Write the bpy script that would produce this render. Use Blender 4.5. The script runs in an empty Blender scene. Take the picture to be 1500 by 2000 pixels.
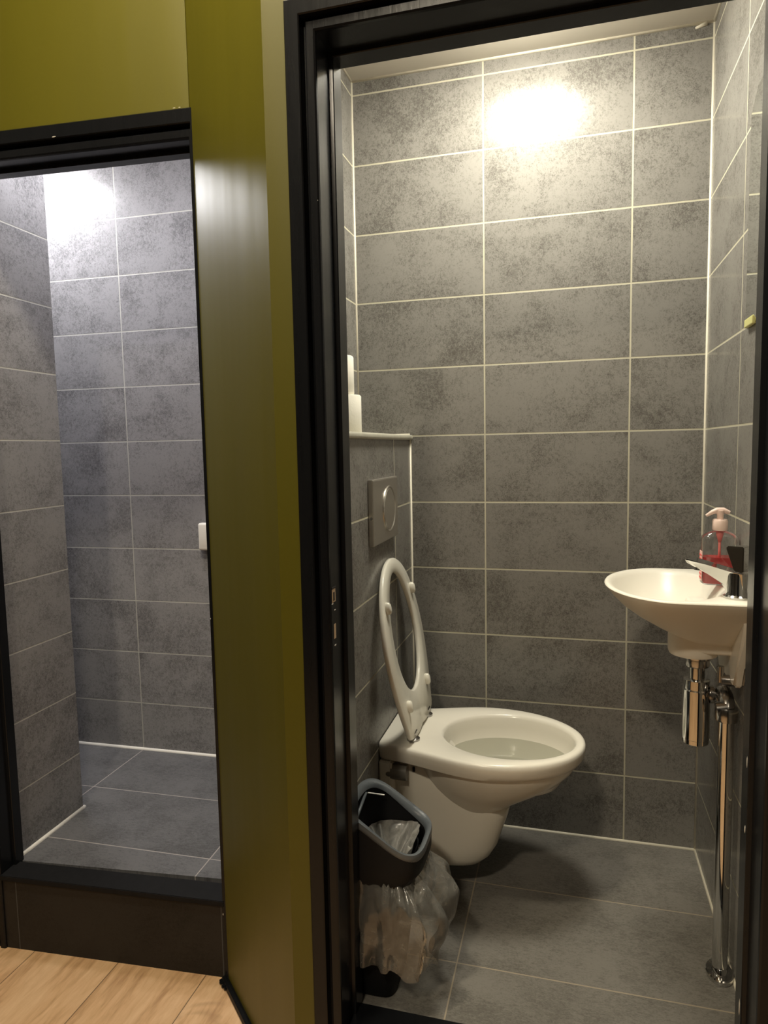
import bpy, bmesh, math, random
from mathutils import Vector, Matrix, noise
from math import sin, cos, pi, radians

random.seed(7)
S = bpy.context.scene
COL = S.collection

# ------------------------------------------------------------------ camera
CAM = Vector((0.2487, -2.0302, 1.1655))
R_ = Vector((0.96424893, 0.26429911, -0.01923474))
U_ = Vector((-0.0061133, 0.09475093, 0.99548224))
F_ = Vector((-0.26492758, 0.9597751, -0.09297922))
cam = bpy.data.cameras.new('camera')
cam.sensor_fit = 'VERTICAL'
cam.sensor_height = 36.0
cam.lens = 1337.9 * 36.0 / 2000.0
cam.clip_start = 0.02
cob = bpy.data.objects.new('camera', cam)
COL.objects.link(cob)
m = Matrix.Identity(4)
for i in range(3):
    m[i][0] = R_[i]; m[i][1] = U_[i]; m[i][2] = -F_[i]; m[i][3] = CAM[i]
cob.matrix_world = m
S.camera = cob

# ------------------------------------------------------------------ view + world
S.view_settings.view_transform = 'Standard'
S.view_settings.look = 'None'
S.view_settings.gamma = 1.0
S.view_settings.use_curve_mapping = False
S.view_settings.exposure = 0.0
w = bpy.data.worlds.new('world'); S.world = w; w.use_nodes = True
w.node_tree.nodes['Background'].inputs[0].default_value = (0.9, 0.85, 0.7, 1)
w.node_tree.nodes['Background'].inputs[1].default_value = 0.01

# ------------------------------------------------------------------ lights
def area(name, loc, size, power, color, rot=(0, 0, 0), shape='DISK', size_y=None, spread=None):
    l = bpy.data.lights.new(name, 'AREA'); l.shape = shape; l.size = size
    if size_y: l.size_y = size_y
    l.energy = power; l.color = color
    if spread: l.spread = spread
    o = bpy.data.objects.new(name, l); COL.objects.link(o)
    o.location = loc; o.rotation_euler = rot
    return o
LAMP_W = {'toilet': (68.0, (1.0, 0.95, 0.80)), 'shower': (74.0, (1.0, 0.99, 1.0)), 'shower_front': (46.0, (1.0, 0.985, 1.0)), 'corridor': (245.0, (1.0, 0.89, 0.66)), 'corridor_fill': (280.0, (1.0, 0.87, 0.66))}   # radiance and colour of the lamp diffusers

# ------------------------------------------------------------------ material helpers
def new_mat(name):
    m = bpy.data.materials.new(name); m.use_nodes = True
    nt = m.node_tree
    for n in list(nt.nodes): nt.nodes.remove(n)
    out = nt.nodes.new('ShaderNodeOutputMaterial')
    b = nt.nodes.new('ShaderNodeBsdfPrincipled')
    nt.links.new(b.outputs[0], out.inputs[0])
    return m, nt, b
def N(nt, t, **kw):
    n = nt.nodes.new(t)
    for k, v in kw.items():
        if hasattr(n, k): setattr(n, k, v)
    return n
def inp(n, **kw):
    for k, v in kw.items(): n.inputs[k.replace('_', ' ')].default_value = v
def math_(nt, op, a, b=None, clamp=False):
    n = nt.nodes.new('ShaderNodeMath'); n.operation = op; n.use_clamp = clamp
    for i, x in enumerate((a, b)):
        if x is None: continue
        if isinstance(x, (int, float)): n.inputs[i].default_value = x
        else: nt.links.new(x, n.inputs[i])
    return n.outputs[0]
def mix_(nt, fac, a, b):
    n = nt.nodes.new('ShaderNodeMix'); n.data_type = 'RGBA'
    for sock, x in ((n.inputs[0], fac), (n.inputs[6], a), (n.inputs[7], b)):
        if isinstance(x, (int, float)): sock.default_value = x
        elif isinstance(x, tuple): sock.default_value = (x[0], x[1], x[2], 1)
        else: nt.links.new(x, sock)
    return n.outputs[2]
def ramp_(nt, fac, stops):
    n = nt.nodes.new('ShaderNodeValToRGB')
    e = n.color_ramp.elements
    while len(e) < len(stops): e.new(0.5)
    for i, (p, c) in enumerate(stops):
        e[i].position = p
        e[i].color = (c, c, c, 1) if isinstance(c, (int, float)) else (c[0], c[1], c[2], 1)
    nt.links.new(fac, n.inputs[0])
    return n.outputs[0]
def noise_(nt, vec, scale, detail=4, rough=0.55, dist=0.0):
    n = nt.nodes.new('ShaderNodeTexNoise')
    n.inputs['Scale'].default_value = scale; n.inputs['Detail'].default_value = detail
    n.inputs['Roughness'].default_value = rough; n.inputs['Distortion'].default_value = dist
    if vec is not None: nt.links.new(vec, n.inputs['Vector'])
    return n.outputs[0]
def bump_(nt, b, h, strength=0.2, dist=0.002):
    n = nt.nodes.new('ShaderNodeBump'); n.inputs['Strength'].default_value = strength
    n.inputs['Distance'].default_value = dist
    nt.links.new(h, n.inputs['Height']); nt.links.new(n.outputs[0], b.inputs['Normal'])

def tile_mat(name, tw, th, grout, dark, light, rough=0.22, gw=0.0022, streak=(1, 1)):
    m, nt, b = new_mat(name)
    uv = N(nt, 'ShaderNodeUVMap'); uv.uv_map = 'UVMap'
    sp = N(nt, 'ShaderNodeSeparateXYZ'); nt.links.new(uv.outputs[0], sp.inputs[0])
    u, v = sp.outputs[0], sp.outputs[1]
    us, vs = math_(nt, 'DIVIDE', u, tw), math_(nt, 'DIVIDE', v, th)
    iu, iv = math_(nt, 'FLOOR', us), math_(nt, 'FLOOR', vs)
    fu, fv = math_(nt, 'FRACT', us), math_(nt, 'FRACT', vs)
    du = math_(nt, 'MULTIPLY', math_(nt, 'MINIMUM', fu, math_(nt, 'SUBTRACT', 1.0, fu)), tw)
    dv = math_(nt, 'MULTIPLY', math_(nt, 'MINIMUM', fv, math_(nt, 'SUBTRACT', 1.0, fv)), th)
    d = math_(nt, 'MINIMUM', du, dv)
    g = N(nt, 'ShaderNodeMapRange'); g.interpolation_type = 'SMOOTHSTEP'
    nt.links.new(d, g.inputs[0]); g.inputs[1].default_value = gw * 0.75; g.inputs[2].default_value = gw * 1.25
    tilemask = g.outputs[0]                     # 0 grout .. 1 tile
    # per tile offset
    cid = N(nt, 'ShaderNodeCombineXYZ'); nt.links.new(iu, cid.inputs[0]); nt.links.new(iv, cid.inputs[1])
    wn = N(nt, 'ShaderNodeTexWhiteNoise'); wn.noise_dimensions = '3D'; nt.links.new(cid.outputs[0], wn.inputs['Vector'])
    sc = N(nt, 'ShaderNodeVectorMath'); sc.operation = 'SCALE'; sc.inputs['Scale'].default_value = 17.0
    nt.links.new(wn.outputs['Color'], sc.inputs[0])
    ad = N(nt, 'ShaderNodeVectorMath'); ad.operation = 'ADD'
    nt.links.new(uv.outputs[0], ad.inputs[0]); nt.links.new(sc.outputs[0], ad.inputs[1])
    P = ad.outputs[0]
    st = N(nt, 'ShaderNodeVectorMath'); st.operation = 'MULTIPLY'
    st.inputs[1].default_value = (streak[0], streak[1], 1); nt.links.new(P, st.inputs[0])
    cloud = noise_(nt, P, 8.0, 3, 0.5, 0.3)
    fine = noise_(nt, st.outputs[0], 105.0, 8, 0.82, 0.5)
    mid = noise_(nt, P, 24.0, 6, 0.75)
    grain = noise_(nt, st.outputs[0], 330.0, 3, 0.7)
    a1 = math_(nt, 'ADD', math_(nt, 'MULTIPLY', cloud, 0.50), math_(nt, 'MULTIPLY', fine, 0.95))
    a2 = math_(nt, 'ADD', math_(nt, 'MULTIPLY', mid, 0.25), math_(nt, 'MULTIPLY', grain, 0.60))
    s = math_(nt, 'ADD', a1, a2)               # mean ~1.1
    tval = math_(nt, 'ADD', math_(nt, 'MULTIPLY', wn.outputs['Value'], 0.06), -0.03)
    s = math_(nt, 'ADD', s, tval)
    f = N(nt, 'ShaderNodeMapRange'); f.interpolation_type = 'SMOOTHSTEP'
    nt.links.new(s, f.inputs[0]); f.inputs[1].default_value = 0.90; f.inputs[2].default_value = 1.26
    c = mix_(nt, f.outputs[0], dark, light)
    gn = noise_(nt, uv.outputs[0], 30, 3)
    gc = mix_(nt, gn, tuple(x * 0.8 for x in grout), grout)
    c = mix_(nt, tilemask, gc, c)
    nt.links.new(c, b.inputs['Base Color'])
    r = math_(nt, 'ADD', math_(nt, 'MULTIPLY', math_(nt, 'SUBTRACT', 1.0, tilemask), 0.4), rough)
    r = math_(nt, 'ADD', r, math_(nt, 'MULTIPLY', math_(nt, 'SUBTRACT', 0.5, fine), 0.12))
    nt.links.new(r, b.inputs['Roughness'])
    b.inputs['Specular IOR Level'].default_value = 0.17
    hgt = math_(nt, 'ADD', tilemask, math_(nt, 'MULTIPLY', grain, 0.05))
    bump_(nt, b, hgt, 0.35, 0.0015)
    return m

def plain(name, col, rough=0.5, metal=0.0, var=0.0, vscale=20, bump=0.0, bscale=60, coat=0.0, spec=None):
    m, nt, b = new_mat(name)
    tc = N(nt, 'ShaderNodeTexCoord')
    if var > 0:
        n = noise_(nt, tc.outputs['Object'], vscale, 4)
        c = mix_(nt, n, tuple(max(0, x * (1 - var)) for x in col), tuple(min(1, x * (1 + var)) for x in col))
        nt.links.new(c, b.inputs['Base Color'])
    else:
        n = noise_(nt, tc.outputs['Object'], vscale, 2)
        c = mix_(nt, n, tuple(x * 0.985 for x in col), col)
        nt.links.new(c, b.inputs['Base Color'])
    b.inputs['Roughness'].default_value = rough
    b.inputs['Metallic'].default_value = metal
    if coat: b.inputs['Coat Weight'].default_value = coat; b.inputs['Coat Roughness'].default_value = 0.08
    if spec is not None: b.inputs['Specular IOR Level'].default_value = spec
    if bump > 0:
        h = noise_(nt, tc.outputs['Object'], bscale, 3)
        bump_(nt, b, h, bump, 0.002)
    return m

M = {}
M['wall_tile'] = tile_mat('toilet_wall_tile', 0.4, 0.2, (0.55, 0.52, 0.40), (0.108, 0.101, 0.090), (0.230, 0.220, 0.202), streak=(1, 0.8))
M['floor_tile'] = tile_mat('toilet_floor_tile', 0.6, 0.3, (0.34, 0.29, 0.22), (0.105, 0.098, 0.087), (0.185, 0.175, 0.158), rough=0.38, gw=0.0017, streak=(0.6, 1.4))
M['shower_tile'] = tile_mat('shower_wall_tile', 0.4, 0.2, (0.50, 0.49, 0.46), (0.125, 0.122, 0.128), (0.275, 0.270, 0.282), streak=(1, 0.8), gw=0.0019)
M['shower_floor_tile'] = tile_mat('shower_floor_tile', 0.6, 0.3, (0.40, 0.37, 0.36), (0.075, 0.075, 0.080), (0.150, 0.150, 0.160), rough=0.4, gw=0.0017, streak=(0.6, 1.4))
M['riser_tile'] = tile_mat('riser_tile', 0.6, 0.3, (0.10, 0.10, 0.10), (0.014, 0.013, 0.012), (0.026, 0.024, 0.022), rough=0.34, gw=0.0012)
M['caulk'] = plain('caulk', (0.72, 0.67, 0.55), 0.45, var=0.08, vscale=40, bump=0.3, bscale=90)
M['caulk_cool'] = plain('caulk_cool', (0.80, 0.77, 0.73), 0.45, var=0.05, vscale=40)
M['ceiling'] = plain('ceiling_paint', (0.66, 0.62, 0.54), 0.7)
M['stone'] = plain('black_stone', (0.010, 0.010, 0.011), 0.65, var=0.4, vscale=50, spec=0.15)
M['ceramic'] = plain('ceramic', (0.80, 0.765, 0.68), 0.16, spec=0.38)
M['basin_ceramic'] = plain('basin_ceramic', (0.80, 0.765, 0.68), 0.30, spec=0.30)
M['seat'] = plain('seat_plastic', (0.76, 0.73, 0.64), 0.22)
M['chrome'] = plain('chrome', (0.66, 0.655, 0.64), 0.07, metal=1.0)
M['chrome_dark'] = plain('chrome_dull', (0.42, 0.41, 0.40), 0.2, metal=1.0)
M['steel'] = plain('brushed_steel', (0.66, 0.63, 0.58), 0.36, metal=1.0)
M['dark_wall'] = plain('charcoal_paint', (0.035, 0.033, 0.030), 0.5)
M['grey_plastic'] = plain('grey_plastic', (0.19, 0.18, 0.16), 0.35)
M['black_plastic'] = plain('black_plastic', (0.012, 0.012, 0.013), 0.5, bump=0.1, bscale=300, spec=0.12)
M['slate_plastic'] = plain('slate_plastic', (0.105, 0.118, 0.130), 0.36, var=0.12, vscale=60, bump=0.15, bscale=400)
M['paper'] = plain('tissue_paper', (0.86, 0.83, 0.74), 0.9, bump=0.35, bscale=160)
M['card'] = plain('card', (0.45, 0.36, 0.25), 0.9)
M['white_plastic'] = plain('white_plastic', (0.80, 0.77, 0.72), 0.3)
M['pump_plastic'] = plain('pump_plastic', (0.86, 0.66, 0.58), 0.3)
M['chip'] = plain('bare_wood', (0.50, 0.36, 0.22), 0.7, var=0.3, vscale=80)
M['chip_white'] = plain('paint_chip', (0.60, 0.56, 0.50), 0.7)
M['hole'] = plain('mortise_dark', (0.012, 0.008, 0.005), 0.8)
M['clip'] = plain('yellow_clip', (0.70, 0.68, 0.28), 0.3)

def paint_black():
    m, nt, b = new_mat('black_paint')
    tc = N(nt, 'ShaderNodeTexCoord')
    st = N(nt, 'ShaderNodeVectorMath'); st.operation = 'MULTIPLY'; st.inputs[1].default_value = (1, 1, 0.12)
    nt.links.new(tc.outputs['Object'], st.inputs[0])
    n = noise_(nt, st.outputs[0], 60, 4)
    c = mix_(nt, n, (0.005, 0.0055, 0.0065), (0.009, 0.0095, 0.011))
    nt.links.new(c, b.inputs['Base Color'])
    b.inputs['Roughness'].default_value = 0.24
    b.inputs['Specular IOR Level'].default_value = 0.26
    bump_(nt, b, n, 0.25, 0.0015)
    return m
M['black'] = paint_black()

def paint_green():
    m, nt, b = new_mat('olive_paint')
    tc = N(nt, 'ShaderNodeTexCoord')
    st = N(nt, 'ShaderNodeVectorMath'); st.operation = 'MULTIPLY'; st.inputs[1].default_value = (1, 1, 0.10)
    nt.links.new(tc.outputs['Object'], st.inputs[0])
    n = noise_(nt, st.outputs[0], 9, 2, 0.4)
    fine = noise_(nt, tc.outputs['Object'], 180, 3)
    c = mix_(nt, n, (0.086, 0.076, 0.0018), (0.104, 0.092, 0.0024))
    nt.links.new(c, b.inputs['Base Color'])
    b.inputs['Roughness'].default_value = 0.45
    h = math_(nt, 'ADD', math_(nt, 'MULTIPLY', n, 6.0), math_(nt, 'MULTIPLY', fine, 0.05))
    bump_(nt, b, h, 0.25, 0.002)
    return m
M['green'] = paint_green()

def wood_floor():
    m, nt, b = new_mat('oak_laminate')
    uv = N(nt, 'ShaderNodeUVMap'); uv.uv_map = 'UVMap'
    sp = N(nt, 'ShaderNodeSeparateXYZ'); nt.links.new(uv.outputs[0], sp.inputs[0])
    W, L = 0.2515, 1.38
    us = math_(nt, 'DIVIDE', sp.outputs[0], W); iu = math_(nt, 'FLOOR', us); fu = math_(nt, 'FRACT', us)
    off = N(nt, 'ShaderNodeTexWhiteNoise'); off.noise_dimensions = '1D'; nt.links.new(iu, off.inputs['W'])
    vs = math_(nt, 'ADD', math_(nt, 'DIVIDE', sp.outputs[1], L), off.outputs['Value'])
    iv = math_(nt, 'FLOOR', vs); fv = math_(nt, 'FRACT', vs)
    du = math_(nt, 'MULTIPLY', math_(nt, 'MINIMUM', fu, math_(nt, 'SUBTRACT', 1.0, fu)), W)
    dv = math_(nt, 'MULTIPLY', math_(nt, 'MINIMUM', fv, math_(nt, 'SUBTRACT', 1.0, fv)), L)
    d = math_(nt, 'MINIMUM', du, dv)
    g = N(nt, 'ShaderNodeMapRange'); nt.links.new(d, g.inputs[0]); g.inputs[1].default_value = 0.0006; g.inputs[2].default_value = 0.0018
    cid = N(nt, 'ShaderNodeCombineXYZ'); nt.links.new(iu, cid.inputs[0]); nt.links.new(iv, cid.inputs[1])
    wn = N(nt, 'ShaderNodeTexWhiteNoise'); nt.links.new(cid.outputs[0], wn.inputs['Vector'])
    sc = N(nt, 'ShaderNodeVectorMath'); sc.operation = 'SCALE'; sc.inputs['Scale'].default_value = 11.0
    nt.links.new(wn.outputs['Color'], sc.inputs[0])
    ad = N(nt, 'ShaderNodeVectorMath'); ad.operation = 'ADD'
    nt.links.new(uv.outputs[0], ad.inputs[0]); nt.links.new(sc.outputs[0], ad.inputs[1])
    st = N(nt, 'ShaderNodeVectorMath'); st.operation = 'MULTIPLY'; st.inputs[1].default_value = (1, 0.17, 1)
    nt.links.new(ad.outputs[0], st.inputs[0])
    n1 = noise_(nt, st.outputs[0], 14, 5, 0.6, 1.6)
    n2 = noise_(nt, st.outputs[0], 90, 4, 0.6, 0.4)
    knot = noise_(nt, ad.outputs[0], 5.0, 3, 0.6, 0.8)
    s = math_(nt, 'ADD', math_(nt, 'MULTIPLY', n1, 0.7), math_(nt, 'MULTIPLY', n2, 0.3))
    c = ramp_(nt, s, [(0.33, (0.44, 0.245, 0.120)), (0.5, (0.69, 0.435, 0.235)), (0.66, (0.80, 0.545, 0.325))])
    k = ramp_(nt, knot, [(0.58, 0.0), (0.70, 0.65)])
    c = mix_(nt, k, c, (0.30, 0.165, 0.08))
    c = mix_(nt, g.outputs[0], (0.16, 0.10, 0.05), c)
    nt.links.new(c, b.inputs['Base Color'])
    b.inputs['Roughness'].default_value = 0.42
    bump_(nt, b, math_(nt, 'ADD', g.outputs[0], math_(nt, 'MULTIPLY', n2, 0.15)), 0.2, 0.001)
    return m
M['wood'] = wood_floor()

def mirror_mat():
    m, nt, b = new_mat('mirror_silver')
    tc = N(nt, 'ShaderNodeTexCoord')
    n = noise_(nt, tc.outputs['Object'], 3)
    nt.links.new(mix_(nt, n, (0.86, 0.88, 0.86), (0.88, 0.9, 0.88)), b.inputs['Base Color'])
    b.inputs['Metallic'].default_value = 1.0; b.inputs['Roughness'].default_value = 0.02
    return m
M['mirror'] = mirror_mat()

def glassy(name, col, rough=0.03, ior=1.45):
    m, nt, b = new_mat(name)
    b.inputs['Base Color'].default_value = (*col, 1)
    b.inputs['Transmission Weight'].default_value = 1.0
    b.inputs['Roughness'].default_value = rough
    b.inputs['IOR'].default_value = ior
    return m
def thin_clear(name, col, opacity, rough=0.05, streaks=False, dcol=(0.7, 0.7, 0.66)):
    # thin plastic film: see-through with a diffuse veil and a glossy coat
    m = bpy.data.materials.new(name); m.use_nodes = True
    nt = m.node_tree
    for n in list(nt.nodes): nt.nodes.remove(n)
    out = nt.nodes.new('ShaderNodeOutputMaterial')
    tr = nt.nodes.new('ShaderNodeBsdfTransparent'); tr.inputs[0].default_value = (*col, 1)
    df = nt.nodes.new('ShaderNodeBsdfDiffuse'); df.inputs[0].default_value = (*dcol, 1)
    tl = nt.nodes.new('ShaderNodeBsdfTranslucent'); tl.inputs[0].default_value = (*dcol, 1)
    gl = nt.nodes.new('ShaderNodeBsdfGlossy'); gl.inputs['Roughness'].default_value = rough
    m1 = nt.nodes.new('ShaderNodeMixShader'); m1.inputs[0].default_value = 0.5
    nt.links.new(df.outputs[0], m1.inputs[1]); nt.links.new(tl.outputs[0], m1.inputs[2])
    m2 = nt.nodes.new('ShaderNodeMixShader')
    nt.links.new(tr.outputs[0], m2.inputs[1]); nt.links.new(m1.outputs[0], m2.inputs[2])
    tc = nt.nodes.new('ShaderNodeTexCoord')
    n = noise_(nt, tc.outputs['Object'], 25, 4, 0.6, 1.0)
    op = ramp_(nt, n, [(0.3, opacity * 0.55), (0.7, min(1, opacity * 1.5))])
    if streaks: nt.links.new(op, m2.inputs[0])
    else: m2.inputs[0].default_value = opacity
    fr = nt.nodes.new('ShaderNodeFresnel'); fr.inputs[0].default_value = 1.5
    m3 = nt.nodes.new('ShaderNodeMixShader')
    nt.links.new(math_(nt, 'ADD', math_(nt, 'MULTIPLY', fr.outputs[0], 0.75), 0.03), m3.inputs[0])
    nt.links.new(m2.outputs[0], m3.inputs[1]); nt.links.new(gl.outputs[0], m3.inputs[2])
    if streaks:
        bp = nt.nodes.new('ShaderNodeBump'); bp.inputs['Strength'].default_value = 0.6; bp.inputs['Distance'].default_value = 0.004
        st = nt.nodes.new('ShaderNodeVectorMath'); st.operation = 'MULTIPLY'; st.inputs[1].default_value = (1, 1, 0.3)
        nt.links.new(tc.outputs['Object'], st.inputs[0])
        h = noise_(nt, st.outputs[0], 45, 3, 0.6, 1.2)
        nt.links.new(h, bp.inputs['Height'])
        for s in (df, gl): nt.links.new(bp.outputs[0], s.inputs['Normal'])
    nt.links.new(m3.outputs[0], out.inputs[0])
    return m
M['bottle'] = thin_clear('clear_bottle', (0.93, 0.93, 0.93), 0.05, 0.04)
M['bag'] = thin_clear('bin_bag_film', (0.93, 0.92, 0.89), 0.26, 0.16, True, (0.72, 0.70, 0.64))
M['liner'] = thin_clear('bin_liner_inside', (0.8, 0.8, 0.78), 0.58, 0.08, True, (0.90, 0.88, 0.82))
M['water'] = thin_clear('bowl_water', (0.86, 0.87, 0.83), 0.25, 0.03, False, (0.55, 0.56, 0.51))
def soap():
    m, nt, b = new_mat('red_soap')
    tc = N(nt, 'ShaderNodeTexCoord')
    n = noise_(nt, tc.outputs['Object'], 30, 2)
    nt.links.new(mix_(nt, n, (0.80, 0.02, 0.03), (0.88, 0.04, 0.05)), b.inputs['Base Color'])
    b.inputs['Roughness'].default_value = 0.12
    b.inputs['Transmission Weight'].default_value = 0.55
    b.inputs['IOR'].default_value = 1.33
    b.inputs['Subsurface Weight'].default_value = 0.0
    return m
M['soap'] = soap()
def emis(name, col, s):
    m, nt, b = new_mat(name)
    b.inputs['Base Color'].default_value = (0.8, 0.8, 0.8, 1)
    b.inputs['Emission Color'].default_value = (*col, 1); b.inputs['Emission Strength'].default_value = s
    return m

# ------------------------------------------------------------------ mesh helpers
def link(name, bm, mats, parent=None, smooth=False, auto=None, recalc=True):
    if recalc: bmesh.ops.recalc_face_normals(bm, faces=bm.faces)
    me = bpy.data.meshes.new(name); bm.to_mesh(me); bm.free()
    if not isinstance(mats, (list, tuple)): mats = [mats]
    for x in mats: me.materials.append(x)
    o = bpy.data.objects.new(name, me); COL.objects.link(o)
    if smooth or auto:
        for p in me.polygons: p.use_smooth = True
        if auto:
            try: me.set_sharp_from_angle(angle=radians(auto))
            except Exception: pass
    if parent: o.parent = parent
    return o
def struct(o, **kw):
    o['kind'] = 'structure'; return o
def tag(o, label, cat, group=None):
    o['label'] = label; o['category'] = cat
    if group: o['group'] = group
    return o
def empty(name, loc, label, cat, group=None, rz=0):
    o = bpy.data.objects.new(name, None); COL.objects.link(o)
    o.location = loc; o.rotation_euler = (0, 0, rz); o.empty_display_size = 0.05
    return tag(o, label, cat, group)
def rel(bm, o):
    """bmesh written in world coordinates -> local coordinates of an unrotated empty"""
    bmesh.ops.translate(bm, verts=bm.verts, vec=-Vector(o.location)); return bm

def panel(name, p0, p1, z0, z1, mat, uo=0.0, vo=0.0, thick=0.05, side=1):
    """vertical wall slab; visible face from p0 to p1 (left to right seen from the front),
       thickness goes away to the left of p0->p1 (side=1). UV in metres: u = distance from p0 + uo."""
    a = Vector((p0[0], p0[1], 0)); b = Vector((p1[0], p1[1], 0)); d = (b - a); L = d.length; d.normalize()
    n = Vector((-d.y, d.x, 0)) * side * thick
    bm = bmesh.new(); uvl = bm.loops.layers.uv.new('UVMap')
    q = [a, b, b + n, a + n]
    lo = [bm.verts.new((v.x, v.y, z0)) for v in q]; hi = [bm.verts.new((v.x, v.y, z1)) for v in q]
    us = [0, L, L + thick, -thick]
    fs = []
    for i, j in ((0, 1), (1, 2), (2, 3), (3, 0)):
        f = bm.faces.new((lo[i], lo[j], hi[j], hi[i]))
        ui, uj = (us[i], us[j])
        if (i, j) == (2, 3): ui, uj = L, 0
        if (i, j) == (3, 0): ui, uj = -thick, 0
        for l, (uu, vv) in zip(f.loops, ((ui, z0), (uj, z0), (uj, z1), (ui, z1))): l[uvl].uv = (uu + uo, vv + vo)
    f = bm.faces.new(hi); 
    for l, (x, y) in zip(f.loops, ((0, 0), (L, 0), (L, thick), (0, thick))): l[uvl].uv = (x + uo, y + 0.02)
    f = bm.faces.new(lo[::-1])
    for l, (x, y) in zip(f.loops, ((0, thick), (L, thick), (L, 0), (0, 0))): l[uvl].uv = (x + uo, y + 0.02)
    return link(name, bm, mat)

def prism(bm, pts, z0, z1, mat_i=None, uvl=None):
    lo = [bm.verts.new((x, y, z0)) for x, y in pts]; hi = [bm.verts.new((x, y, z1)) for x, y in pts]
    n = len(pts); faces = []
    for i in range(n):
        j = (i + 1) % n
        faces.append(bm.faces.new((lo[i], lo[j], hi[j], hi[i])))
    t = bm.faces.new(hi); b = bm.faces.new(lo[::-1])
    return faces, t, b
def box(bm, x0, x1, y0, y1, z0, z1, bev=0.0, seg=2):
    prism_pts = [(x0, y0), (x1, y0), (x1, y1), (x0, y1)]
    t = bmesh.new(); prism(t, prism_pts, z0, z1)
    if bev: bmesh.ops.bevel(t, geom=t.edges[:], offset=bev, segments=seg, profile=0.5, affect='EDGES')
    merge(bm, t)
def merge(bm, t, mtx=None):
    if mtx is not None: bmesh.ops.transform(t, matrix=mtx, verts=t.verts)
    me = bpy.data.meshes.new('tmp'); t.to_mesh(me); t.free(); bm.from_mesh(me); bpy.data.meshes.remove(me)
def lathe(bm, prof, seg=40, center=(0, 0, 0), axis='Z', cap=True):
    """prof list of (r, h)"""
    t = bmesh.new(); rings = []
    for r, h in prof:
        if r < 1e-6: rings.append([t.verts.new((0, 0, h))]); continue
        rings.append([t.verts.new((r * cos(2 * pi * i / seg), r * sin(2 * pi * i / seg), h)) for i in range(seg)])
    for a, b in zip(rings, rings[1:]):
        if len(a) == 1 and len(b) == 1: continue
        for i in range(seg):
            j = (i + 1) % seg
            if len(a) == 1: t.faces.new((a[0], b[j], b[i]))
            elif len(b) == 1: t.faces.new((a[i], a[j], b[0]))
            else: t.faces.new((a[i], a[j], b[j], b[i]))
    if cap:
        if len(rings[0]) > 1: t.faces.new(rings[0][::-1])
        if len(rings[-1]) > 1: t.faces.new(rings[-1])
    mt = Matrix.Identity(4)
    if axis == 'X': mt = Matrix.Rotation(pi / 2, 4, 'Y')
    if axis == 'Y': mt = Matrix.Rotation(-pi / 2, 4, 'X')
    mt = Matrix.Translation(center) @ mt
    merge(bm, t, mt)
def loft(bm, rings, cap0=True, cap1=True, closed=True):
    vs = [[bm.verts.new(p) for p in r] for r in rings]
    n = len(vs[0])
    for a, b in zip(vs, vs[1:]):
        for i in range(n if closed else n - 1):
            j = (i + 1) % n
            bm.faces.new((a[i], a[j], b[j], b[i]))
    if cap0: bm.faces.new(vs[0][::-1])
    if cap1: bm.faces.new(vs[-1])
    return vs
def tube(bm, pts, r, seg=16, cap=True):
    pts = [Vector(p) for p in pts]; rings = []
    rr = r if isinstance(r, (list, tuple)) else [r] * len(pts)
    ref = None
    for i, p in enumerate(pts):
        if i == 0: d = pts[1] - pts[0]
        elif i == len(pts) - 1: d = pts[-1] - pts[-2]
        else: d = (pts[i + 1] - p).normalized() + (p - pts[i - 1]).normalized()
        d.normalize()
        if ref is None: ref = Vector((0, 0, 1)) if abs(d.z) < 0.9 else Vector((1, 0, 0))
        x = d.cross(ref).normalized(); y = x.cross(d).normalized(); ref = y
        rings.append([p + (x * cos(2 * pi * k / seg) + y * sin(2 * pi * k / seg)) * rr[i] for k in range(seg)])
    loft(bm, rings, cap, cap)
def arc(c, r, a0, a1, n, plane='xz'):
    out = []
    for i in range(n + 1):
        a = a0 + (a1 - a0) * i / n
        if plane == 'xz': out.append((c[0] + r * cos(a), c[1], c[2] + r * sin(a)))
        elif plane == 'xy': out.append((c[0] + r * cos(a), c[1] + r * sin(a), c[2]))
        else: out.append((c[0], c[1] + r * cos(a), c[2] + r * sin(a)))
    return out

# ------------------------------------------------------------------ dimensions
XL, XR, XB = -0.387, 0.5946, -0.226        # toilet left wall, right wall, cistern boxing face
ZC = 2.241                                  # toilet ceiling
YF = -0.755                                 # inside of the toilet front wall
ZW = -0.19                                  # corridor floor level
YD = -0.86                                  # corridor face of the toilet front wall
CH = 2.85                                   # corridor ceiling

# ================================================================== STRUCTURE: toilet room
struct(panel('wall_toilet_back', (XL - 0.05, 0), (XR + 0.05, 0), -0.05, ZC + 0.05, M['wall_tile'], uo=XL - 0.05))
struct(panel('wall_toilet_right', (XR, 0), (XR, YD + 0.1), -0.05, ZC + 0.05, M['wall_tile'], uo=0.0152 + 0.4))
struct(panel('wall_toilet_left', (XL, -0.70), (XL, 0), -0.05, ZC + 0.05, M['wall_tile'], uo=-0.70 + 0.197 + 0.8, thick=0.015))

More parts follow.
